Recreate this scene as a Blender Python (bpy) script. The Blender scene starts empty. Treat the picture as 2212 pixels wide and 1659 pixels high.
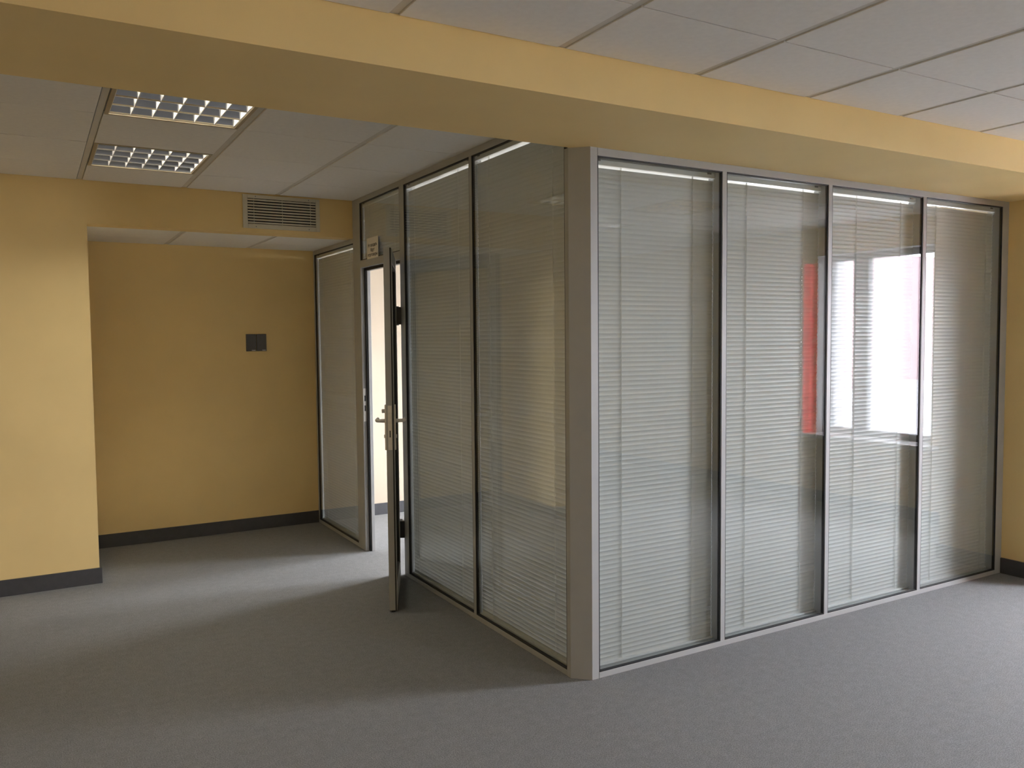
import bpy, bmesh, math, random
from mathutils import Matrix, Vector
random.seed(7)
scene = bpy.context.scene
COL = scene.collection

# ------------------------------------------------------------------ camera
cam_d = bpy.data.cameras.new('camera'); cam = bpy.data.objects.new('camera', cam_d); COL.objects.link(cam)
cam_d.sensor_fit = 'HORIZONTAL'; cam_d.sensor_width = 36.0
cam_d.lens = 36.0 * 1787.05 / 2212.0
cam_d.clip_start = 0.02; cam_d.clip_end = 500
rot = Matrix.Rotation(-0.5261, 3, 'Z') @ Matrix.Rotation(1.5157, 3, 'X') @ Matrix.Rotation(-0.0092, 3, 'Z')
cam.matrix_world = Matrix.Translation((-2.093, -2.9208, 1.5109)) @ rot.to_4x4()
scene.camera = cam

# ------------------------------------------------------------------ world, exposure
world = bpy.data.worlds.new('overcast_sky'); scene.world = world; world.use_nodes = True
bg = world.node_tree.nodes['Background']
bg.inputs['Color'].default_value = (0.925, 0.925, 1.0, 1)
bg.inputs['Strength'].default_value = 92.0
vs = scene.view_settings
vs.view_transform = 'Standard'; vs.look = 'None'; vs.gamma = 1.0; vs.exposure = 0.13; vs.use_curve_mapping = False
try:
    cy = scene.cycles
    cy.transparent_max_bounces = 32; cy.diffuse_bounces = 6; cy.max_bounces = 16
    cy.use_denoising = True; cy.sample_clamp_indirect = 8.0
    cy.caustics_reflective = False; cy.caustics_refractive = False
except Exception:
    pass

# dimensions (metres): corner of the glass box at the origin, x along its right face, y along its left face
HB = 2.325          # underside of the beam
HN = 2.480          # ceiling on the camera's side of the beam
HC = 2.502          # ceiling behind the beam
HS = 2.237          # ceiling of the niche
XL = -0.0684        # outer plane of the left glass face
DEP = 0.060         # depth of the left partition frame
DR = 0.095          # depth of the right partition frame
LX = 3.174          # end of the right glass face, against a pilaster
XM = 4.100          # window wall (facade)
YW = 2.820          # yellow wall with the vent
YN = 3.791          # back wall of the niche and of the office
XB = -1.768         # niche side wall
Y0, Y1 = -0.559, 0.062   # beam
XW, YB = -5.2, -9.5      # left wall and the wall behind the camera
PY = -0.40               # near side of the pilaster
W1 = (0.800, 1.915, 0.675, 2.230)     # office window y0 y1 z0 z1
W2 = (-2.185, -1.071, 0.625, 2.230)   # window of the big room next to the partition
W3 = (2.300, 3.400, 0.675, 2.230)     # second office window
W_FILL = (-8.00, -6.50, 0.675, 2.230)     # unseen window added far behind the camera to lift the room's ambient light

def portal(y0, y1, z0, z1):
    d = bpy.data.lights.new('window_portal', 'AREA'); d.shape = 'RECTANGLE'
    d.size = z1 - z0; d.size_y = y1 - y0
    d.cycles.is_portal = True
    o = bpy.data.objects.new('window_portal', d); COL.objects.link(o)
    o.location = (XM + 0.19, (y0 + y1) / 2, (z0 + z1) / 2)
    o.rotation_euler = (0, math.pi / 2, 0)
portal(*W1); portal(*W2); portal(*W3); portal(*W_FILL)

# ------------------------------------------------------------------ materials
def mat(name):
    m = bpy.data.materials.new(name); m.use_nodes = True
    nt = m.node_tree
    return m, nt, nt.nodes['Principled BSDF']

def noise(nt, scale, detail=3.0, rough=0.55):
    tc = nt.nodes.new('ShaderNodeTexCoord'); n = nt.nodes.new('ShaderNodeTexNoise')
    n.inputs['Scale'].default_value = scale; n.inputs['Detail'].default_value = detail
    n.inputs['Roughness'].default_value = rough
    nt.links.new(tc.outputs['Object'], n.inputs['Vector'])
    return n

def tinted(name, c, var=0.04, scale=6.0, rough=0.6, bump=0.0, bscale=150.0, spec=0.5, metallic=0.0):
    m, nt, b = mat(name)
    n = noise(nt, scale)
    r = nt.nodes.new('ShaderNodeValToRGB')
    lo = [max(0, v * (1 - var)) for v in c]; hi = [min(1, v * (1 + var)) for v in c]
    r.color_ramp.elements[0].position = 0.3; r.color_ramp.elements[1].position = 0.7
    r.color_ramp.elements[0].color = (*lo, 1); r.color_ramp.elements[1].color = (*hi, 1)
    nt.links.new(n.outputs['Fac'], r.inputs['Fac']); nt.links.new(r.outputs['Color'], b.inputs['Base Color'])
    b.inputs['Roughness'].default_value = rough
    b.inputs['Specular IOR Level'].default_value = spec
    b.inputs['Metallic'].default_value = metallic
    if bump:
        n2 = noise(nt, bscale, 4.0); bp = nt.nodes.new('ShaderNodeBump')
        bp.inputs['Strength'].default_value = bump; bp.inputs['Distance'].default_value = 0.002
        nt.links.new(n2.outputs['Fac'], bp.inputs['Height']); nt.links.new(bp.outputs['Normal'], b.inputs['Normal'])
    return m

def carpet_mat():
    m, nt, b = mat('grey_carpet')
    fine = noise(nt, 210.0, 3.0, 0.75); mid = noise(nt, 26.0, 4.0, 0.6)
    r = nt.nodes.new('ShaderNodeValToRGB')
    r.color_ramp.elements[0].position = 0.30; r.color_ramp.elements[1].position = 0.72
    r.color_ramp.elements[0].color = (0.120, 0.123, 0.125, 1); r.color_ramp.elements[1].color = (0.335, 0.338, 0.338, 1)
    r2 = nt.nodes.new('ShaderNodeValToRGB')
    r2.color_ramp.elements[0].position = 0.25; r2.color_ramp.elements[1].position = 0.75
    r2.color_ramp.elements[0].color = (0.90, 0.90, 0.90, 1); r2.color_ramp.elements[1].color = (1.08, 1.08, 1.08, 1)
    mx = nt.nodes.new('ShaderNodeMix'); mx.data_type = 'RGBA'; mx.blend_type = 'MULTIPLY'; mx.inputs['Factor'].default_value = 1
    nt.links.new(fine.outputs['Fac'], r.inputs['Fac']); nt.links.new(mid.outputs['Fac'], r2.inputs['Fac'])
    nt.links.new(r.outputs['Color'], mx.inputs[6]); nt.links.new(r2.outputs['Color'], mx.inputs[7])
    nt.links.new(mx.outputs[2], b.inputs['Base Color'])
    b.inputs['Roughness'].default_value = 0.95; b.inputs['Specular IOR Level'].default_value = 0.15
    bp = nt.nodes.new('ShaderNodeBump'); bp.inputs['Strength'].default_value = 0.5; bp.inputs['Distance'].default_value = 0.003
    nt.links.new(fine.outputs['Fac'], bp.inputs['Height']); nt.links.new(bp.outputs['Normal'], b.inputs['Normal'])
    return m

def glass_mat(name, tint=(0.93, 0.95, 0.94)):
    m = bpy.data.materials.new(name); m.use_nodes = True; nt = m.node_tree
    nt.nodes.clear()
    out = nt.nodes.new('ShaderNodeOutputMaterial'); mix = nt.nodes.new('ShaderNodeMixShader')
    tr = nt.nodes.new('ShaderNodeBsdfTransparent'); gl = nt.nodes.new('ShaderNodeBsdfGlossy')
    tr.inputs['Color'].default_value = (*tint, 1); gl.inputs['Roughness'].default_value = 0.0
    gl.inputs['Color'].default_value = (1, 1, 1, 1)
    lw = nt.nodes.new('ShaderNodeLayerWeight'); lw.inputs['Blend'].default_value = 0.5
    p = nt.nodes.new('ShaderNodeMath'); p.operation = 'POWER'; p.inputs[1].default_value = 5.0
    ma = nt.nodes.new('ShaderNodeMath'); ma.operation = 'MULTIPLY_ADD'
    ma.inputs[1].default_value = 0.945; ma.inputs[2].default_value = 0.055
    nt.links.new(lw.outputs['Facing'], p.inputs[0]); nt.links.new(p.outputs[0], ma.inputs[0])
    nt.links.new(ma.outputs[0], mix.inputs[0]); nt.links.new(tr.outputs[0], mix.inputs[1])
    nt.links.new(gl.outputs[0], mix.inputs[2]); nt.links.new(mix.outputs[0], out.inputs[0])
    return m

M = {}
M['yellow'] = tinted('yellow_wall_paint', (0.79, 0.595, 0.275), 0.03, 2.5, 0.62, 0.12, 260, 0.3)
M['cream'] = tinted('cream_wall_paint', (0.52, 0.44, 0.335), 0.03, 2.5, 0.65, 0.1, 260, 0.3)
M['tile'] = tinted('white_ceiling_tile', (0.85, 0.83, 0.79), 0.025, 40, 0.9, 0.35, 420, 0.2)
M['tee'] = tinted('ceiling_grid_metal', (0.66, 0.63, 0.57), 0.03, 8, 0.55)
M['plenum'] = tinted('ceiling_plenum', (0.10, 0.09, 0.08), 0.1, 6, 0.9)
M['carpet'] = carpet_mat()
M['base'] = tinted('dark_grey_plinth', (0.050, 0.050, 0.054), 0.10, 30, 0.5, 0.1, 300)
M['alu'] = tinted('grey_aluminium_paint', (0.38, 0.385, 0.38), 0.03, 9, 0.42, 0.05, 500)
M['gasket'] = tinted('black_rubber', (0.010, 0.010, 0.011), 0.2, 30, 0.6)
M['black'] = tinted('black_metal', (0.016, 0.016, 0.017), 0.2, 30, 0.4)
M['glass'] = glass_mat('clear_glass')
M['wglass'] = glass_mat('window_glass', (0.97, 0.98, 0.98))
M['wglass_dim'] = glass_mat('dimming_window_glass', (0.93, 0.94, 0.96))  # tint added only to cut the daylight entering by the big room's near window
M['steel'] = tinted('brushed_steel', (0.74, 0.72, 0.68), 0.06, 60, 0.34, 0.05, 400, 0.5, 0.35)
M['rail'] = tinted('white_blind_rail', (0.80, 0.80, 0.79), 0.02, 20, 0.3)
M['cord'] = tinted('white_blind_cord', (0.72, 0.71, 0.68), 0.04, 60, 0.8)
M['clip'] = tinted('grey_blind_clip', (0.18, 0.18, 0.18), 0.05, 60, 0.5)
M['grille'] = tinted('cream_grille_paint', (0.62, 0.57, 0.44), 0.03, 12, 0.45)
M['dark'] = tinted('duct_darkness', (0.012, 0.011, 0.010), 0.2, 12, 0.9)
M['switch'] = tinted('graphite_switch_plastic', (0.060, 0.056, 0.052), 0.08, 40, 0.35)
M['paper'] = tinted('white_paper', (0.80, 0.77, 0.71), 0.02, 30, 0.85)
M['ink'] = tinted('grey_ink', (0.10, 0.095, 0.09), 0.1, 90, 0.8)
M['mirror'] = tinted('louvre_aluminium', (0.72, 0.74, 0.76), 0.03, 20, 0.16, 0, 1, 0.5, 1.0)
M['fin'] = tinted('louvre_fin_white', (0.93, 0.93, 0.92), 0.02, 20, 0.25, 0, 1, 0.6)
M['vfin'] = tinted('louvre_fin_aluminium', (0.88, 0.89, 0.89), 0.02, 20, 0.20, 0, 1, 0.5, 1.0)
M['lampbody'] = tinted('luminaire_frame_paint', (0.40, 0.33, 0.22), 0.04, 20, 0.45)
M['tube'] = tinted('lamp_tube_glass', (0.85, 0.86, 0.86), 0.01, 10, 0.25)
_b = M['tube'].node_tree.nodes['Principled BSDF']; _b.inputs['Emission Color'].default_value = (1.0, 0.93, 0.80, 1); _b.inputs['Emission Strength'].default_value = 50.0
M['housing'] = tinted('luminaire_housing_paint', (0.75, 0.75, 0.74), 0.02, 10, 0.6)
M['wframe'] = tinted('grey_window_frame', (0.24, 0.24, 0.26), 0.05, 14, 0.4)
M['sill'] = tinted('white_window_sill', (0.80, 0.79, 0.78), 0.02, 9, 0.3)
M['red'] = tinted('red_curtain_cloth', (0.95, 0.030, 0.022), 0.08, 40, 0.8, 0.2, 220)
M['facade_pink'] = tinted('pink_render', (0.34, 0.25, 0.25), 0.06, 0.6, 0.9)
M['facade_white'] = tinted('white_render', (0.82, 0.82, 0.80), 0.04, 0.6, 0.9)
M['facade_grey'] = tinted('grey_render', (0.20, 0.22, 0.25), 0.08, 0.6, 0.9)
M['roof'] = tinted('white_snowy_roof', (0.88, 0.88, 0.88), 0.02, 0.6, 0.8)
M['pane'] = tinted('dark_facade_pane', (0.10, 0.12, 0.15), 0.1, 2.0, 0.15)
M['ground'] = tinted('pale_ground', (0.50, 0.50, 0.49), 0.1, 0.05, 0.95)

def slat_mat():
    m, nt, b = mat('white_blind_slat')
    n = noise(nt, 30.0)
    r = nt.nodes.new('ShaderNodeValToRGB')
    r.color_ramp.elements[0].color = (0.59, 0.59, 0.585, 1); r.color_ramp.elements[1].color = (0.65, 0.65, 0.645, 1)
    nt.links.new(n.outputs['Fac'], r.inputs['Fac']); nt.links.new(r.outputs['Color'], b.inputs['Base Color'])
    b.inputs['Roughness'].default_value = 0.36
    tl = nt.nodes.new('ShaderNodeBsdfTranslucent'); tl.inputs['Color'].default_value = (0.7, 0.71, 0.72, 1)
    mx = nt.nodes.new('ShaderNodeMixShader'); mx.inputs[0].default_value = 0.0
    out = nt.nodes['Material Output']
    nt.links.new(b.outputs[0], mx.inputs[1]); nt.links.new(tl.outputs[0], mx.inputs[2]); nt.links.new(mx.outputs[0], out.inputs['Surface'])
    return m
M['slat'] = slat_mat()

# ------------------------------------------------------------------ mesh helpers
class MB:
    """collects shapes for ONE mesh object"""
    def __init__(s): s.bm = bmesh.new()
    def box(s, x0, x1, y0, y1, z0, z1, bevel=0.0):
        if bevel:
            t = bmesh.new(); bmesh.ops.create_cube(t, size=1)
            for v in t.verts: v.co = Vector(((x0 + x1) / 2 + v.co.x * (x1 - x0), (y0 + y1) / 2 + v.co.y * (y1 - y0), (z0 + z1) / 2 + v.co.z * (z1 - z0)))
            bmesh.ops.bevel(t, geom=t.edges[:], offset=bevel, segments=2, affect='EDGES', profile=0.5)
            me = bpy.data.meshes.new('t'); t.to_mesh(me); t.free(); s.bm.from_mesh(me); bpy.data.meshes.remove(me)
            return s
        vs_ = [s.bm.verts.new(p) for p in ((x0, y0, z0), (x1, y0, z0), (x1, y1, z0), (x0, y1, z0), (x0, y0, z1), (x1, y0, z1), (x1, y1, z1), (x0, y1, z1))]
        for f in ((0, 3, 2, 1), (4, 5, 6, 7), (0, 1, 5, 4), (1, 2, 6, 5), (2, 3, 7, 6), (3, 0, 4, 7)):
            s.bm.faces.new([vs_[i] for i in f])
        return s
    def prism(s, poly, z0, z1):
        a = [s.bm.verts.new((x, y, z0)) for x, y in poly]; b = [s.bm.verts.new((x, y, z1)) for x, y in poly]
        n = len(poly)
        s.bm.faces.new(a[::-1]); s.bm.faces.new(b)
        for i in range(n): s.bm.faces.new((a[i], a[(i + 1) % n], b[(i + 1) % n], b[i]))
        return s
    def extrude(s, prof, axis, a0, a1, caps=True):
        """profile (p,q) swept along an axis: 'x' -> (t,p,q); 'y' -> (p,t,q)"""
        def P(t, p, q): return (t, p, q) if axis == 'x' else (p, t, q)
        A = [s.bm.verts.new(P(a0, p, q)) for p, q in prof]; B = [s.bm.verts.new(P(a1, p, q)) for p, q in prof]
        n = len(prof)
        for i in range(n): s.bm.faces.new((A[i], A[(i + 1) % n], B[(i + 1) % n], B[i]))
        if caps: s.bm.faces.new(A[::-1]); s.bm.faces.new(B)
        return s
    def tube(s, pts, r, n=10):
        pts = [Vector(p) for p in pts]; rings = []
        for i, p in enumerate(pts):
            d = (pts[min(i + 1, len(pts) - 1)] - pts[max(i - 1, 0)]).normalized()
            u = d.cross(Vector((0, 0, 1)))
            if u.length < 1e-4: u = d.cross(Vector((1, 0, 0)))
            u.normalize(); w = d.cross(u)
            rr = r[i] if isinstance(r, (list, tuple)) else r
            rings.append([s.bm.verts.new(p + (u * math.cos(2 * math.pi * k / n) + w * math.sin(2 * math.pi * k / n)) * rr) for k in range(n)])
        for a, b in zip(rings, rings[1:]):
            for k in range(n): s.bm.faces.new((a[k], a[(k + 1) % n], b[(k + 1) % n], b[k]))
        s.bm.faces.new(rings[0][::-1]); s.bm.faces.new(rings[-1])
        return s
    def mesh(s, name, m, smooth=False):
        bmesh.ops.recalc_face_normals(s.bm, faces=s.bm.faces[:])
        me = bpy.data.meshes.new(name); s.bm.to_mesh(me); s.bm.free()
        me.materials.append(m)
        if smooth:
            for p in me.polygons: p.use_smooth = True
        return me
    def build(s, name, m, parent=None, smooth=False):
        return link(name, s.mesh(name, m, smooth), parent)

def link(name, me, parent=None, loc=None):
    o = bpy.data.objects.new(name, me); COL.objects.link(o)
    if parent: o.parent = parent
    if loc: o.location = loc
    return o
def tag(o, label=None, cat=None, group=None, kind=None):
    if label: o['label'] = label
    if cat: o['category'] = cat
    if group: o['group'] = group
    if kind: o['kind'] = kind
    return o
def empty(name, loc, rz=0.0):
    o = bpy.data.objects.new(name, None); COL.objects.link(o); o.location = loc; o.rotation_euler = (0, 0, rz)
    o.empty_display_size = 0.05
    return o
def struct(o, label): return tag(o, label, kind='structure')

# ------------------------------------------------------------------ room shell
struct(MB().box(XW - .2, XM + .35, YB - .2, YN + .2, -0.15, 0.0).build('floor', M['carpet']), 'grey speckled carpet covering the whole floor')
# yellow walls
TOPZ = 2.75
struct(MB().box(XW - .2, XW, YB - .2, YN + .2, 0, TOPZ).build('wall_left', M['yellow']), 'yellow side wall left of the picture')
struct(MB().box(XW, XM, YB - .2, YB, 0, TOPZ).build('wall_rear', M['yellow']), 'yellow wall behind the camera')
struct(MB().box(XW, XB, YW, YN + .2, 0, TOPZ).build('wall_front', M['yellow']), 'sunlit yellow wall block left of the niche')
struct(MB().box(XB, XL, YW, YW + 0.12, HS, TOPZ).build('wall_soffit', M['yellow']), 'yellow wall strip above the niche, carrying the vent grille')
struct(MB().box(XB, XL + DEP / 2, YN, YN + .2, 0, TOPZ).build('wall_niche', M['yellow']), 'yellow back wall of the shaded niche')
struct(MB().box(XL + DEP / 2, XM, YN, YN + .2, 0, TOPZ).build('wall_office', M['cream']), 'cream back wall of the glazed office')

def window_wall(name, m, ya, yb, Ws, label):
    b = MB(); y = ya
    for y0, y1, z0, z1 in Ws:
        b.box(XM, XM + .35, y, y0, 0, TOPZ)
        b.box(XM, XM + .35, y0, y1, 0, z0).box(XM, XM + .35, y0, y1, z1, TOPZ); y = y1
    b.box(XM, XM + .35, y, yb, 0, TOPZ)
    return struct(b.build(name, m), label)
window_wall('wall_right', M['yellow'], YB - .2, 0.03, [W_FILL, W2], 'yellow window wall right of the glass partition')
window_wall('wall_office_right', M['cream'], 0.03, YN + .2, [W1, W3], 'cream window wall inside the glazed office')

struct(MB().box(LX, XM, PY, 0.03, 0, TOPZ).build('wall_pilaster', M['yellow']), 'yellow pilaster at the right end of the glass partition')
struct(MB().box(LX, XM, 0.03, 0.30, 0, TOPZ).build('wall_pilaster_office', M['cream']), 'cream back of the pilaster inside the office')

struct(MB().box(XW, XM, Y0, Y1, HB, TOPZ).build('ceiling_beam', M['yellow']), 'wide yellow beam crossing the ceiling above the glass partition')
struct(MB().box(XL + DEP, XM, Y1, YN, HC, TOPZ).build('ceiling_office', M['tile']), 'white ceiling of the glazed office')

# baseboards
BH, BT = 0.098, 0.014
def baseboard(side, parts, label):
    b = MB()
    for p in parts: b.box(*p, bevel=0.002)
    struct(b.build('baseboard_' + side, M['base']), label)
baseboard('front', [(XW, XB + BT, YW - BT, YW, 0, BH), (XB, XB + BT, YW, YN, 0, BH)], 'dark grey plinth along the lit yellow wall block')
baseboard('niche', [(XB + BT, XL - .002, YN - BT, YN, 0, BH)], 'dark grey plinth along the niche back wall')
baseboard('office', [(XL + DEP, XM, YN - BT, YN, 0, BH)], 'dark grey plinth inside the office')
baseboard('right', [(LX - BT, LX, PY - BT, -0.002, 0, BH), (LX, XM - BT, PY - BT, PY, 0, BH), (XM - BT, XM, YB, PY, 0, BH)], 'dark plinth on the wall right of the partition')
baseboard('office_right', [(LX - BT, LX, DR + .005, .30 + BT, 0, BH), (LX, XM - BT, .30, .30 + BT, 0, BH), (XM - BT, XM, .30, YN - BT, 0, BH)], 'dark grey plinth under the office window')
baseboard('left', [(XW, XW + BT, YB, YW - BT, 0, BH)], 'dark grey plinth along the left side wall')
baseboard('rear', [(XW + BT, XM - BT, YB, YB + BT, 0, BH)], 'dark grey plinth behind the camera')

# suspended ceilings: a slab with tiles and tees as children
def ceiling(x0, x1, y0, y1, z, gx, gy, label, holes=()):
    root = struct(MB().box(x0, x1, y0, y1, z + 0.13, z + 0.16).build('ceiling', M['plenum']), label)
    xs = [x0] + [gx + .6 * k for k in range(-20, 20) if x0 + .03 < gx + .6 * k < x1 - .03] + [x1]
    ys = [y0] + [gy + .6 * k for k in range(-20, 20) if y0 + .03 < gy + .6 * k < y1 - .03] + [y1]
    cache = {}
    T, G = 0.017, 0.0032
    for x in xs[1:-1]:
        MB().box(x - T + .003, x + T - .003, y0, y1, z + 0.005, z + 0.03).build('ceiling_tee', M['tee'], root)
    tee = MB()
    for xa, xb in zip(xs, xs[1:]):
        for y in ys[1:-1]: tee.box(xa + T, xb - T, y - .012, y + .012, z + 0.022, z + 0.03)
    tee.build('cross_tee', M['plenum'], root)
    ang = MB()
    ang.box(x0, x1, y0, y0 + .004, z + .004, z + .03).box(x0, x1, y1 - .004, y1, z + .004, z + .03)
    ang.build('edge_angle', M['tee'], root)
    for i, (xa, xb) in enumerate(zip(xs, xs[1:])):
        for j, (ya, yb) in enumerate(zip(ys, ys[1:])):
            if any(xa - .05 < hx < xb + .05 and ya - .05 < hy < yb + .05 and xb - xa > .5 for hx, hy in holes): continue
            a = xa + (T if i else .001); b = xb - (T if i < len(xs) - 2 else .001)
            c = ya + (G if j else .004); d = yb - (G if j < len(ys) - 2 else .005)
            k = (round(b - a, 3), round(d - c, 3))
            if k not in cache:
                cache[k] = MB().box(-k[0] / 2, k[0] / 2, -k[1] / 2, k[1] / 2, 0, .014, bevel=0.0015).mesh('ceiling_tile', M['tile'])
            link('ceiling_tile', cache[k], root, ((a + b) / 2, (c + d) / 2, z + random.uniform(-.0006, .0006)))
    return root
LIGHTS = [(-1.50, 0.83), (-1.50, 2.03), (2.18, -1.865), (2.18, -3.065), (2.18, -4.265), (-1.42, -1.865), (-1.42, -3.065)]
ceiling(XW, XL + DEP, Y1, YW, HC, -1.80, 1.13, 'white tiled ceiling behind the beam with two louvred lights', LIGHTS[:2])
ceiling(XW, XM, YB, Y0, HN, -1.12, -0.965, 'white tiled ceiling on the near side of the beam', LIGHTS[2:])
ceiling(XB, XL + DEP, YW + .12, YN, HS, -1.19, 3.40, 'low white tiled ceiling of the niche')

# ------------------------------------------------------------------ glass partitions
B = 0.0012
GZ = 0.006
# right face: plane y = 0
pr = empty('glass_partition', (1.6, 0.03, 0))
tag(pr, 'long grey framed glass partition with four tall panes, right of the corner post', 'partition')
def P(root, mb, name, m, smooth=False):
    o = mb.build(name, m, root, smooth); o.location = -root.location; return o
RB, RT = 0.026, 0.034
P(pr, MB().box(.038, LX, 0, DR, HB - RT, HB, B), 'top_rail', M['alu'])
P(pr, MB().box(.038, LX, 0, DR, 0, RB, B), 'bottom_rail', M['alu'])
P(pr, MB().box(3.107, LX, 0, DR, RB, HB - RT, B), 'end_stile', M['alu'])
MULL = [0.7797, 1.5281, 2.3281]
for x in MULL: P(pr, MB().box(x - .014, x + .014, 0, DR, RB, HB - RT, B), 'mullion', M['alu'])
edges = [(.038, MULL[0] - .014)] + [(MULL[i] + .014, MULL[i + 1] - .014) for i in range(2)] + [(MULL[2] + .014, 3.107)]
for a, b in edges:
    P(pr, MB().box(a + .002, b - .002, .006, .006 + GZ, RB + .002, HB - RT - .002), 'glass_pane', M['glass'])
    g = MB(); w = .005
    g.box(a, a + w, .002, .018, RB, HB - RT).box(b - w, b, .002, .018, RB, HB - RT)
    g.box(a, b, .002, .018, RB, RB + w).box(a, b, .002, .018, HB - RT - w, HB - RT)
    P(pr, g, 'gasket', M['gasket'])

# corner post, chamfered
post = MB().prism([(0, 0), (.0365, 0), (.0365, DR), (XL + DEP, DR), (XL + DEP, .0975), (XL, .0975), (XL, .0684)], 0, HB)
tag(post.build('corner_post', M['alu']), 'grey chamfered corner post where the two glass partitions meet', 'post')

# left face: plane x = XL
XI = XL + DEP
pl = empty('glass_partition', (XL + .03, 1.9, 0))
tag(pl, 'grey framed glass partition with the doorway, left of the corner post', 'partition')
LT = 0.036
P(pl, MB().box(XL, XI, .0985, YW, HC - LT, HC, B), 'top_rail', M['alu'])
P(pl, MB().box(XL, XI, .0985, 1.955, 0, RB, B), 'bottom_rail', M['alu'])
MA = 0.985
HG0, HG1 = 1.885, 1.955
JB0, JB1 = 2.675, YW
HD0, HD1 = 2.015, 2.066
P(pl, MB().box(XL, XI, MA - .014, MA + .014, RB, HC - LT, B), 'mullion', M['alu'])
P(pl, MB().box(XL, XI, HG0, HG1, RB, HC - LT, B), 'door_jamb', M['alu'])
P(pl, MB().box(XL, XI, JB0, JB1, 0, HC - LT, B), 'door_jamb', M['alu'])
P(pl, MB().box(XL, XI, HG1, JB0, HD0, HD1, B), 'door_head', M['alu'])
st = MB(); st.box(XL + .036, XI, JB0 - .036, JB0, 0, HD0, B).box(XL + .036, XI, HG1, HG1 + .020, 0, HD0, B).box(XL + .036, XI, HG1, JB0, HD0 - .022, HD0, B)
P(pl, st, 'door_stop', M['alu'])
gk = MB(); gk.box(XL + .026, XL + .036, JB0 - .030, JB0 - .002, 0, HD0 - .002).box(XL + .026, XL + .036, HG1 + .002, HG1 + .018, 0, HD0 - .002).box(XL + .026, XL + .036, HG1 + .002, JB0 - .002, HD0 - .020, HD0 - .001)
P(pl, gk, 'door_seal', M['gasket'])
# strike plate on the far jamb
sp = P(pl, MB().box(XL + .004, XL + .026, JB0 - .003, JB0 + .001, .93, 1.165, .0006), 'strike_plate', M['steel'])
ss = MB().box(XL + .010, XL + .020, JB0 - .0042, JB0 - .002, 1.075, 1.115).box(XL + .010, XL + .020, JB0 - .0042, JB0 - .002, 1.005, 1.045).build('strike_slot', M['black'], sp)
# niche bay
NS = 0.030
P(pl, MB().box(XL, XI, JB1, YN, HS - .034, HS, B), 'top_rail', M['alu'])
P(pl, MB().box(XL, XI, JB1, YN, 0, RB, B), 'bottom_rail', M['alu'])
P(pl, MB().box(XL, XI, YN - NS, YN, RB, HS - .034, B), 'end_stile', M['alu'])
for a, b, z0, z1 in [(.0985, MA - .014, RB, HC - LT), (MA + .014, HG0, RB, HC - LT), (HG1, JB0, HD1, HC - LT), (JB1, YN - NS, RB, HS - .034)]:
    P(pl, MB().box(XL + .006, XL + .006 + GZ, a + .002, b - .002, z0 + .002, z1 - .002), 'glass_pane', M['glass'])
    g = MB(); w = .005
    g.box(XL + .002, XL + .018, a, a + w, z0, z1).box(XL + .002, XL + .018, b - w, b, z0, z1)
    g.box(XL + .002, XL + .018, a, b, z0, z0 + w).box(XL + .002, XL + .018, a, b, z1 - w, z1)
    P(pl, g, 'gasket', M['gasket'])
# panel above the niche top rail, behind the soffit
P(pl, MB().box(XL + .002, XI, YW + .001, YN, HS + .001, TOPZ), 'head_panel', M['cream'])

# ------------------------------------------------------------------ venetian blinds
PITCH, SW, TILT = 0.0213, 0.025, math.radians(80)
def slat_mesh(length, ladders):
    """curved slat along local x, centred; room side is local -y, and that edge is the upper one"""
    bm = bmesh.new()
    xs = [-length / 2]
    for l in sorted(ladders): xs += [l - .0009, l + .0009]
    xs.append(length / 2)
    n = 6; prof = []
    for i in range(n):
        t = i / (n - 1) - .5
        y = SW * t; z = 0.0030 * (1 - (2 * t) ** 2)
        c, s_ = math.cos(-TILT), math.sin(-TILT)
        prof.append((y * c - z * s_, y * s_ + z * c))
    grid = [[bm.verts.new((x, p, q)) for p, q in prof] for x in xs]
    for i in range(len(xs) - 1):
        for j in range(n - 1):
            if i % 2 == 1 and j == 2: continue      # slot for the lift cord
            bm.faces.new((grid[i][j], grid[i + 1][j], grid[i + 1][j + 1], grid[i][j + 1]))
    me = bpy.data.meshes.new('slat'); bm.to_mesh(me); bm.free(); me.materials.append(M['slat'])
    for p in me.polygons: p.use_smooth = True
    return me
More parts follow.
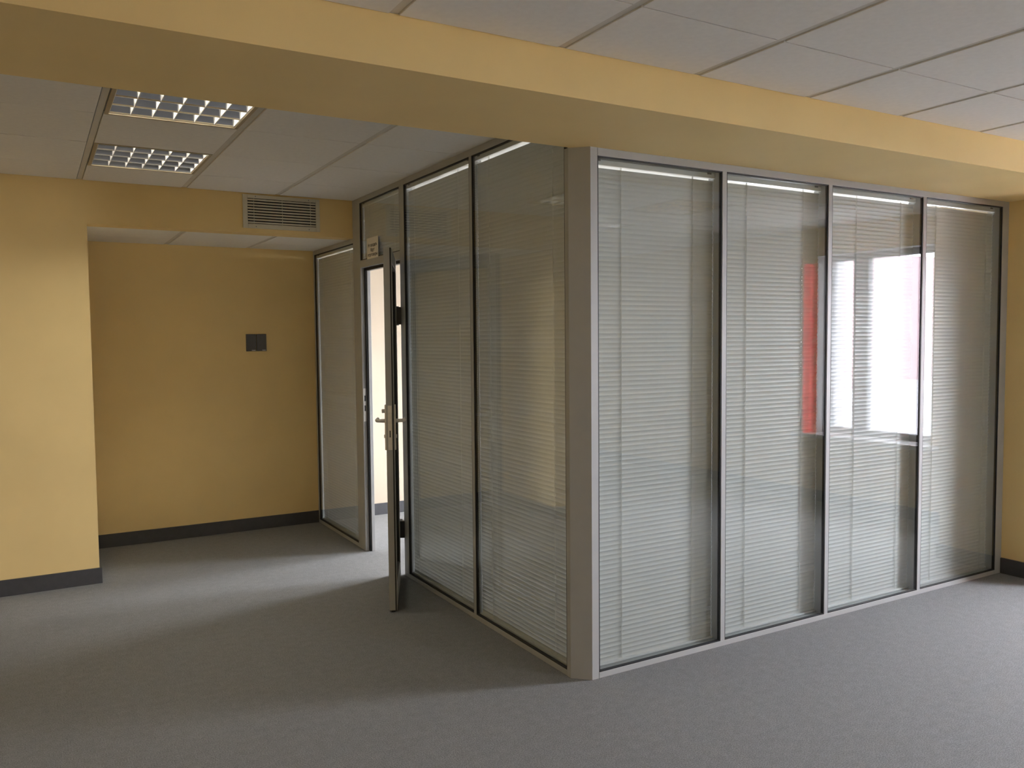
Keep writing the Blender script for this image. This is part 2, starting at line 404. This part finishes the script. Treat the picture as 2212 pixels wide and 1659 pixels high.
def blind(origin, rz, length, ladders, ztop, zbot, label, cat='blind', chain=None, group='white venetian blinds in the glass partitions'):
    root = empty('venetian_blind', origin, rz)
    tag(root, label, cat, group)
    h = length / 2
    hr = MB().box(-h, h, -.012, .012, ztop - .024, ztop, .002).build('head_rail', M['rail'], root)
    MB().box(-h - .001, -h, -.0125, .0125, ztop - .026, ztop + .001, .0003).build('end_cap', M['rail'], hr)
    MB().box(h, h + .001, -.0125, .0125, ztop - .026, ztop + .001, .0003).build('end_cap', M['rail'], hr)
    for s in (-.45, .45):
        MB().box(s * length - .012, s * length + .012, -.015, -.0125, ztop - .008, ztop + .001).build('clip', M['clip'], hr)
    br = MB().box(-h, h, -.010, .010, zbot, zbot + .010, .002).build('bottom_rail', M['slat'], root)
    me = slat_mesh(length, ladders)
    z = zbot + .0205; zs = []
    while z < ztop - .033: zs.append(z); z += PITCH
    for z in zs:
        o = link('slat', me, root, (0, 0, z)); o.rotation_euler = (random.uniform(-.018, .018), random.uniform(-.0006, .0006), 0)
    yo = SW / 2 * math.cos(TILT) + .001
    for l in ladders:
        MB().tube([(l, -yo, zbot + .005), (l, -yo, ztop - .02)], .0009, 5).tube([(l, yo, zbot + .005), (l, yo, ztop - .02)], .0009, 5).build('ladder_cord', M['cord'], root)
        MB().tube([(l, 0, zbot + .005), (l, 0, ztop - .02)], .0007, 5).build('lift_cord', M['cord'], root)
    if chain is not None:
        c = MB(); z = ztop - .05
        while z > zbot + .12:
            c.tube([(chain, -.0165, z), (chain, -.0165, z - .006)], .0022, 6); z -= .012
        c.tube([(chain, -.0165, zbot + .12), (chain, -.0165, ztop - .02)], .0006, 4)
        c.build('bead_chain', M['cord'], root)
    return root
YBL = 0.062
RBL = [((.040, .764), (.210, .633), 'white blind in the tall pane next to the corner post, right face'),
       ((.7955, 1.5125), (.986, 1.391), 'white blind in the second tall pane right of the corner post'),
       ((1.5440, 2.3125), (1.813, 2.194), 'white blind in the third tall pane, bright with the mirrored window'),
       ((2.3440, 3.1055), (2.523, 3.036), 'white blind in the last tall pane beside the right wall')]
for (a, b), l, lab in RBL:
    c = (a + b) / 2
    blind((c, YBL, 0), 0, b - a, [v - c for v in l], HB - RT - .002, RB + .001, lab)
XBL = XL + .034
LBL = [((.1005, .9685), (.240, .838), HC - LT - .002, RB + .001, 'white blind in the left face pane next to the corner post', .960),
       ((1.001, 1.8825), (1.190, 1.790), HC - LT - .002, RB + .001, 'white blind in the left face pane next to the door', None),
       ((1.958, 2.672), (2.110, 2.560), HC - LT - .002, HD1 + .002, 'short white blind in the small pane above the door', None),
       ((2.823, 3.758), (2.960, 3.630), HS - .034 - .002, RB + .001, 'white blind in the narrow pane inside the niche', None)]
for (a, b), l, zt, zb, lab, ch in LBL:
    c = (a + b) / 2        # local x runs towards -y, local -y towards the room (-x)
    blind((XBL, c, 0), -math.pi / 2, b - a, [c - v for v in l], zt, zb, lab, chain=(c - ch) if ch else None)

# ------------------------------------------------------------------ door
Hx, Hy = -0.087, 1.977
Ex, Ey = -0.385, 1.310
L = math.hypot(Ex - Hx, Ey - Hy)
door = struct(empty('door_1', (Hx, Hy, 0), math.atan2(Ey - Hy, Ex - Hx)), 'open glazed door with grey aluminium frame and lever handles')
TH = 0.044; Z0, Z1 = 0.010, 2.008; SWD = 0.062
leaf_parts = [('stile', (0, SWD, -TH, 0, Z0, Z1)), ('stile', (L - SWD, L, -TH, 0, Z0, Z1)),
              ('top_rail', (SWD, L - SWD, -TH, 0, Z1 - .07, Z1)), ('bottom_rail', (SWD, L - SWD, -TH, 0, Z0, Z0 + .09))]
stiles = [MB().box(*d, bevel=.0012).build(n, M['alu'], door) for n, d in leaf_parts]
lock = stiles[1]
a, b, z0, z1 = SWD, L - SWD, Z0 + .09, Z1 - .07
MB().box(a, b, -TH / 2 - .003, -TH / 2 + .003, z0, z1).build('glass_pane', M['glass'], door)
g = MB(); w = .008
for s in ((-TH + .006, -TH / 2 - .003), (-TH / 2 + .003, -.006)):
    g.box(a, a + w, *s, z0, z1).box(b - w, b, *s, z0, z1).box(a, b, *s, z0, z0 + w).box(a, b, *s, z1 - w, z1)
g.build('gasket', M['gasket'], door)
MB().box(L, L + .0018, -.010, -.003, Z0, Z1).build('edge_seal', M['gasket'], lock)
MB().box(.002, L - .002, -TH + .012, -.012, .002, Z0).build('bottom_seal', M['gasket'], door)
# mortise lock on the closing edge
ZL0, ZL1 = 0.905, 1.150
fp = MB().box(L, L + .0025, -TH + .010, -.012, ZL0, ZL1, .0006).build('lock_plate', M['steel'], door)
MB().box(L + .002, L + .0085, -TH + .015, -.017, 1.075, 1.108, .001).build('latch_bolt', M['steel'], fp)
MB().box(L + .002, L + .0032, -TH + .018, -.020, .975, 1.012).build('bolt_slot', M['black'], fp)
for z in (ZL0 + .012, ZL1 - .012): MB().tube([(L + .002, -.022, z), (L + .0034, -.022, z)], .0035, 8).build('screw', M['steel'], fp)
for s, y0_ in ((1, 0.0), (-1, -TH)):
    ys = sorted((y0_, y0_ + s * .008))
    e = MB().box(L - .047, L - .014, ys[0], ys[1], ZL0 - .002, ZL1 + .002, .0015).build('escutcheon', M['steel'], door)
    zc = 1.064; x0 = L - .030
    pts = [(x0, y0_ + s * .008, zc), (x0, y0_ + s * .030, zc), (x0 - .003, y0_ + s * .044, zc), (x0 - .014, y0_ + s * .052, zc), (x0 - .040, y0_ + s * .054, zc), (x0 - .120, y0_ + s * .052, zc)]
    MB().tube(pts, [.011, .0095, .0095, .0095, .0095, .0085], 14).build('lever_handle', M['steel'], e, True)
    MB().tube([(x0, y0_ + s * .008, .978), (x0, y0_ + s * .013, .978)], .010, 12).build('key_cylinder', M['steel'], e)
MB().tube([(L - .030, -TH - .008, 1.118), (L - .030, -TH - .024, 1.118)], .011, 12).build('thumb_turn', M['steel'], door)
for z in (.30, 1.66):
    hg = MB(); hg.box(-.014, .024, -.004, .028, z - .055, z + .055, .002).tube([(-.010, .006, z - .06), (-.010, .006, z + .06)], .0095, 12)
    hg.build('hinge', M['black'], door)
    

# ------------------------------------------------------------------ notice above the door
PY0, PY1, PZ0, PZ1 = 2.323, 2.532, 2.062, 2.203
pn = MB().box(XL - .0012, XL - .0004, PY0, PY1, PZ0, PZ1).build('paper_notice', M['paper'])
tag(pn, 'white paper notice with three printed lines taped above the open door', 'sign')
for txt, zz, sz in (('Не входить', 2.142, .031), ('Идут', 2.110, .031), ('переговоры', 2.078, .031)):
    cu = bpy.data.curves.new('t', 'FONT'); cu.body = txt; cu.align_x = 'CENTER'; cu.size = sz; cu.extrude = .0002; cu.offset = .0006
    to = bpy.data.objects.new('t', cu); COL.objects.link(to)
    dg = bpy.context.evaluated_depsgraph_get()
    me = bpy.data.meshes.new_from_object(to.evaluated_get(dg)); bpy.data.objects.remove(to)
    me.transform(Matrix.Translation((XL - .0015, (PY0 + PY1) / 2, zz)) @ Matrix(((0, 0, -1, 0), (-1, 0, 0, 0), (0, 1, 0, 0), (0, 0, 0, 1))))
    me.materials.clear(); me.materials.append(M['ink'])
    link('lettering', me, pn)

# ------------------------------------------------------------------ vent grille
vx0, vx1, vz0, vz1 = -0.834, -0.309, 2.268, 2.492
v = empty('vent_grille', ((vx0 + vx1) / 2, YW, vz0))
tag(v, 'cream ventilation grille with horizontal louvres, high on the yellow wall', 'vent')
ix0, ix1, iz0, iz1 = vx0 + .032, vx1 - .028, vz0 + .030, vz1 - .024
fr = MB(); f0, f1 = YW - .010, YW - .0005
fr.box(vx0, ix0, f0, f1, vz0, vz1, .0015).box(ix1, vx1, f0, f1, vz0, vz1, .0015).box(ix0, ix1, f0, f1, vz0, iz0, .0015).box(ix0, ix1, f0, f1, iz1, vz1, .0015)
fro = P(v, fr, 'frame', M['grille'])
P(v, MB().box(ix0, ix1, YW - .0015, YW - .0005, iz0, iz1), 'duct_backing', M['dark'])
nl = 9; st_ = (iz1 - iz0) / nl
for i in range(nl):
    z = iz0 + st_ * (i + .5)
    P(v, MB().extrude([(f0 + .000, z + .0035), (f0 + .001, z + .0050), (YW - .002, z - .0025), (YW - .002, z - .0065), (f0 + .000, z - .0035)], 'x', ix0, ix1), 'louvre', M['grille'])
for t in (.09, .5, .92):
    P(v, MB().box(ix0 + (ix1 - ix0) * t - .0015, ix0 + (ix1 - ix0) * t + .0015, f0 + .003, YW - .002, iz0, iz1), 'support_bar', M['grille'])
for x in (vx0 + .085, vx1 - .078):
    for z in (vz0 + .012, vz1 - .011):
        o = MB().tube([(x, f0 - .0012, z), (x, f0 + .001, z)], .0035, 8).build('screw', M['clip'], fro)

# ------------------------------------------------------------------ light switches in the niche
for k, (x0, x1, lab) in enumerate(((-.6225, -.5445, 'dark grey light switch in the niche, left one of the pair'), (-.5415, -.4640, 'dark grey light switch in the niche, right one of the pair'))):
    s = empty('light_switch', ((x0 + x1) / 2, YN, 1.428)); tag(s, lab, 'switch', 'light switches on the niche wall')
    P(s, MB().box(x0, x1, YN - .009, YN - .0005, 1.428, 1.563, .002), 'plate', M['switch'])
    P(s, MB().extrude([(YN - .0085, 1.440), (YN - .017, 1.440), (YN - .011, 1.553), (YN - .0085, 1.553)], 'x', x0 + .007, x1 - .007), 'rocker', M['switch'])
    P(s, MB().box(x0 + .042, x1 - .008, YN - .018, YN - .010, 1.433, 1.438), 'indicator', M['rail'])

# ------------------------------------------------------------------ ceiling lights
def make_light(h, v, vfin=0.0):
    """luminaire with its four troughs along local x; h, v are its half sizes along x and y"""
    root = empty('ceiling_light', (0, 0, 0))
    zt = .095
    f = MB(); fw = .016
    f.box(-h, -h + fw, -v, v, -.002, .006, .001).box(h - fw, h, -v, v, -.002, .006, .001)
    f.box(-h + fw, h - fw, -v, -v + fw, -.002, .006, .001).box(-h + fw, h - fw, v - fw, v, -.002, .006, .001)
    f.build('frame', M['lampbody'], root)
    hb = MB()
    hb.box(-h, h, -v + .001, v - .001, zt, zt + .004).box(-h, -h + .002, -v + .001, v - .001, .006, zt).box(h - .002, h, -v + .001, v - .001, .006, zt).box(-h, h, -v + .001, -v + .003, .006, zt).box(-h, h, v - .003, v - .001, .006, zt)
    hb.build('housing', M['housing'], root)
    y0, y1 = -v + .017, v - .017; x0, x1 = -h + fw + .001, h - fw - .001
    n = 4; w = (y1 - y0) / n; hh = w / 2
    def prof_y(t): return hh - .0015 - .040 * t ** 1.6      # half width of a trough at height t (0..1)
    for k in range(n):
        yc = y0 + w * (k + .5)
        for s in (-1, 1):                                   # the two curved mirror walls of the trough
            pr_ = [(yc + s * prof_y(i / 8), .003 + .050 * i / 8) for i in range(9)]
            pr_ += [(yc + s * (prof_y(i / 8) + .001), .003 + .050 * i / 8) for i in range(8, -1, -1)]
            MB().extrude(pr_, 'x', x0, x1).build('reflector', M['mirror'], root, False)
        for c in range(0, 7):                               # cross fins cut to the trough's curve
            x = x0 + (x1 - x0) * c / 6
            e_ = .002 + vfin; x = min(max(x, x0 + e_), x1 - e_)
            m_ = MB()
            for i in range(6):
                t0, t1 = i / 6, (i + 1) / 6
                a0, a1 = prof_y(t0) - .0006, prof_y(t1) - .0006
                q0, q1 = .004 + .046 * t0, .004 + .046 * t1
                th = .0016 + vfin * t0; tk = .0016 + vfin * t1      # V-shaped blades when vfin > 0
                vs_ = [m_.bm.verts.new(p) for p in ((x - th, yc - a0, q0), (x + th, yc - a0, q0), (x + th, yc + a0, q0), (x - th, yc + a0, q0), (x - tk, yc - a1, q1), (x + tk, yc - a1, q1), (x + tk, yc + a1, q1), (x - tk, yc + a1, q1))]
                for fc in ((0, 3, 2, 1), (4, 5, 6, 7), (0, 1, 5, 4), (1, 2, 6, 5), (2, 3, 7, 6), (3, 0, 4, 7)): m_.bm.faces.new([vs_[j] for j in fc])
            m_.build('louvre_fin', M['vfin'] if vfin else M['fin'], root)
        MB().tube([(x0, yc, .072), (x1, yc, .072)], .008, 10).build('lamp_tube', M['tube'], root, True)
    return root
def copy_tree(o, parent=None):
    c = o.copy(); COL.objects.link(c)
    if parent: c.parent = parent
    for ch in list(o.children): copy_tree(ch, c)
    return c
proto = make_light(.281, .297); proto_near = make_light(.296, .281, .030)
labs = ['square louvred ceiling light half hidden by the beam, nearer one', 'square louvred ceiling light nearer the yellow wall, behind the other',
        'square louvred ceiling light reflected in the first right pane', 'square louvred ceiling light reflected next to the corner post', 'square louvred ceiling light near the window wall, far behind the camera',
        'square louvred ceiling light left of the camera', 'square louvred ceiling light just behind the camera']
for i, ((x, y), lab) in enumerate(zip(LIGHTS, labs)):
    src = proto if i < 2 else proto_near
    o = src if i in (0, 2) else copy_tree(src)
    o.rotation_euler = (0, 0, 0 if i < 2 else math.pi / 2)
    o.location = (x, y, HC if i < 2 else HN); tag(o, lab, 'ceiling light', 'louvred ceiling lights')

# ------------------------------------------------------------------ windows
def window(n, W, mulls, label, sill, gm):
    y0, y1, z0, z1 = W; yc = (y0 + y1) / 2
    r = struct(empty('window_%d' % n, (XM + .15, yc, z0)), label)
    xf0, xf1 = XM + .124, XM + .194
    f = MB(); w = .055
    f.box(xf0, xf1, y0, y0 + w, z0, z1, .003).box(xf0, xf1, y1 - w, y1, z0, z1, .003).box(xf0, xf1, y0 + w, y1 - w, z0, z0 + w, .003).box(xf0, xf1, y0 + w, y1 - w, z1 - w, z1, .003)
    P(r, f, 'window_frame', M['wframe'])
    rv = MB(); q = .004
    rv.box(XM + .001, xf0, y0, y0 + q, z0, z1).box(XM + .001, xf0, y1 - q, y1, z0, z1).box(XM + .001, xf0, y0 + q, y1 - q, z1 - q, z1)
    for xa, xb in ((xf1, XM + .36),):
        rv.box(xa, xb, y0, y0 + q, z0, z1).box(xa, xb, y1 - q, y1, z0, z1).box(xa, xb, y0 + q, y1 - q, z1 - q, z1).box(xa, xb + .03, y0 + q, y1 - q, z0, z0 + q)
    P(r, rv, 'reveal_lining', M['sill'])
    ed = [y0 + w]
    for a, b in mulls:
        P(r, MB().box(xf0, xf1, a, b, z0 + w, z1 - w, .003), 'mullion', M['wframe']); ed += [a, b]
    ed.append(y1 - w)
    for a, b in zip(ed[::2], ed[1::2]):
        P(r, MB().box(XM + .155, XM + .163, a, b, z0 + w, z1 - w), 'glass_pane', gm)
    P(r, MB().box(sill[0], XM - .0005, sill[1], sill[2], z0 - .034, z0 + .001, .004).box(XM - .006, xf0, y0 + .001, y1 - .001, z0 - .004, z0 + .001), 'window_sill', M['sill'])
    return r
window(1, W1, [], 'office window glowing behind the third glass pane', (XM - .14, W1[0] - .07, W1[1] + .07), M['wglass'])
window(2, W2, [(-1.905, -1.755)], 'grey framed window with white sill, mirrored in the third and fourth glass panes', (XM - .14, -2.36, -1.0), M['wglass_dim'])
window(3, W3, [], 'office window nearer the back wall, behind the second glass pane', (XM - .14, W3[0] - .07, W3[1] + .07), M['wglass'])
window(4, W_FILL, [(-7.30, -7.20)], 'wide grey framed fill-light window added out of view behind the camera', (XM - .14, W_FILL[0] - .06, W_FILL[1] + .06), M['wglass'])

# red curtain strip beside the window of the big room (the glass panes mirror it)
cv = []
N = 24
for i in range(N + 1):
    t = i / N; cv.append((XM - .004 - .136 * t, -2.212 - .012 * math.sin(t * 9.0)))
poly = cv + [(x, y - .004) for x, y in reversed(cv)]
rc = MB().prism(poly, .628, 2.16).build('red_curtain', M['red'], None, False)
tag(rc, 'narrow bright red curtain beside the window, mirrored in the second glass pane', 'curtain')

# ------------------------------------------------------------------ outside
struct(MB().box(XM + 1.5, 160, -120, 120, -9.2, -9.0).build('ground', M['ground']), 'pale ground outside, several floors below')
def building(name, m, x0, x1, y0, y1, z1, label, win=None, roof=None):
    r = empty(name, ((x0 + x1) / 2, (y0 + y1) / 2, -9.0)); tag(r, label, 'building')
    P(r, MB().box(x0, x1, y0, y1, -9.0, z1), 'facade', m)
    if roof:
        P(r, MB().extrude(roof, 'y', y0 - .4, y1 + .4), 'roof', M['roof'])
    if win:
        ny, zr, wy, wz = win
        for i in range(ny):
            yc = y0 + (y1 - y0) * (i + .5) / ny
            for z in zr: P(r, MB().box(x0 - .05, x0 + .05, yc - wy / 2, yc + wy / 2, z, z + wz), 'window', M['pane'])
    return r
building('pink_building', M['facade_pink'], 30, 40, -34, -21.4, 5.2, 'tall pink building outside, mirrored in the third glass pane', (5, (-6, -3, 0, 3), 1.0, 1.5))
building('white_house', M['facade_white'], 27, 29.5, -23.5, -17.5, -1.7, 'small white house in front of the pink building', (5, (-6.5, -3.6), .7, .9))
building('grey_building', M['facade_grey'], 44, 50, -28.2, -26.0, 1.5, 'grey building far outside, mirrored beside the third mullion', (2, (-6, -3, -.8), .7, 1.2))
building('low_hall', M['facade_white'], 16, 26, -13.5, -6, -1.4, 'long low white hall with a pale pitched roof outside', (6, (-6, -3.6), 1.0, 1.2),
         [(15.5, -1.5), (21, .15), (26.5, -1.5), (26.5, -1.65), (15.5, -1.65)])
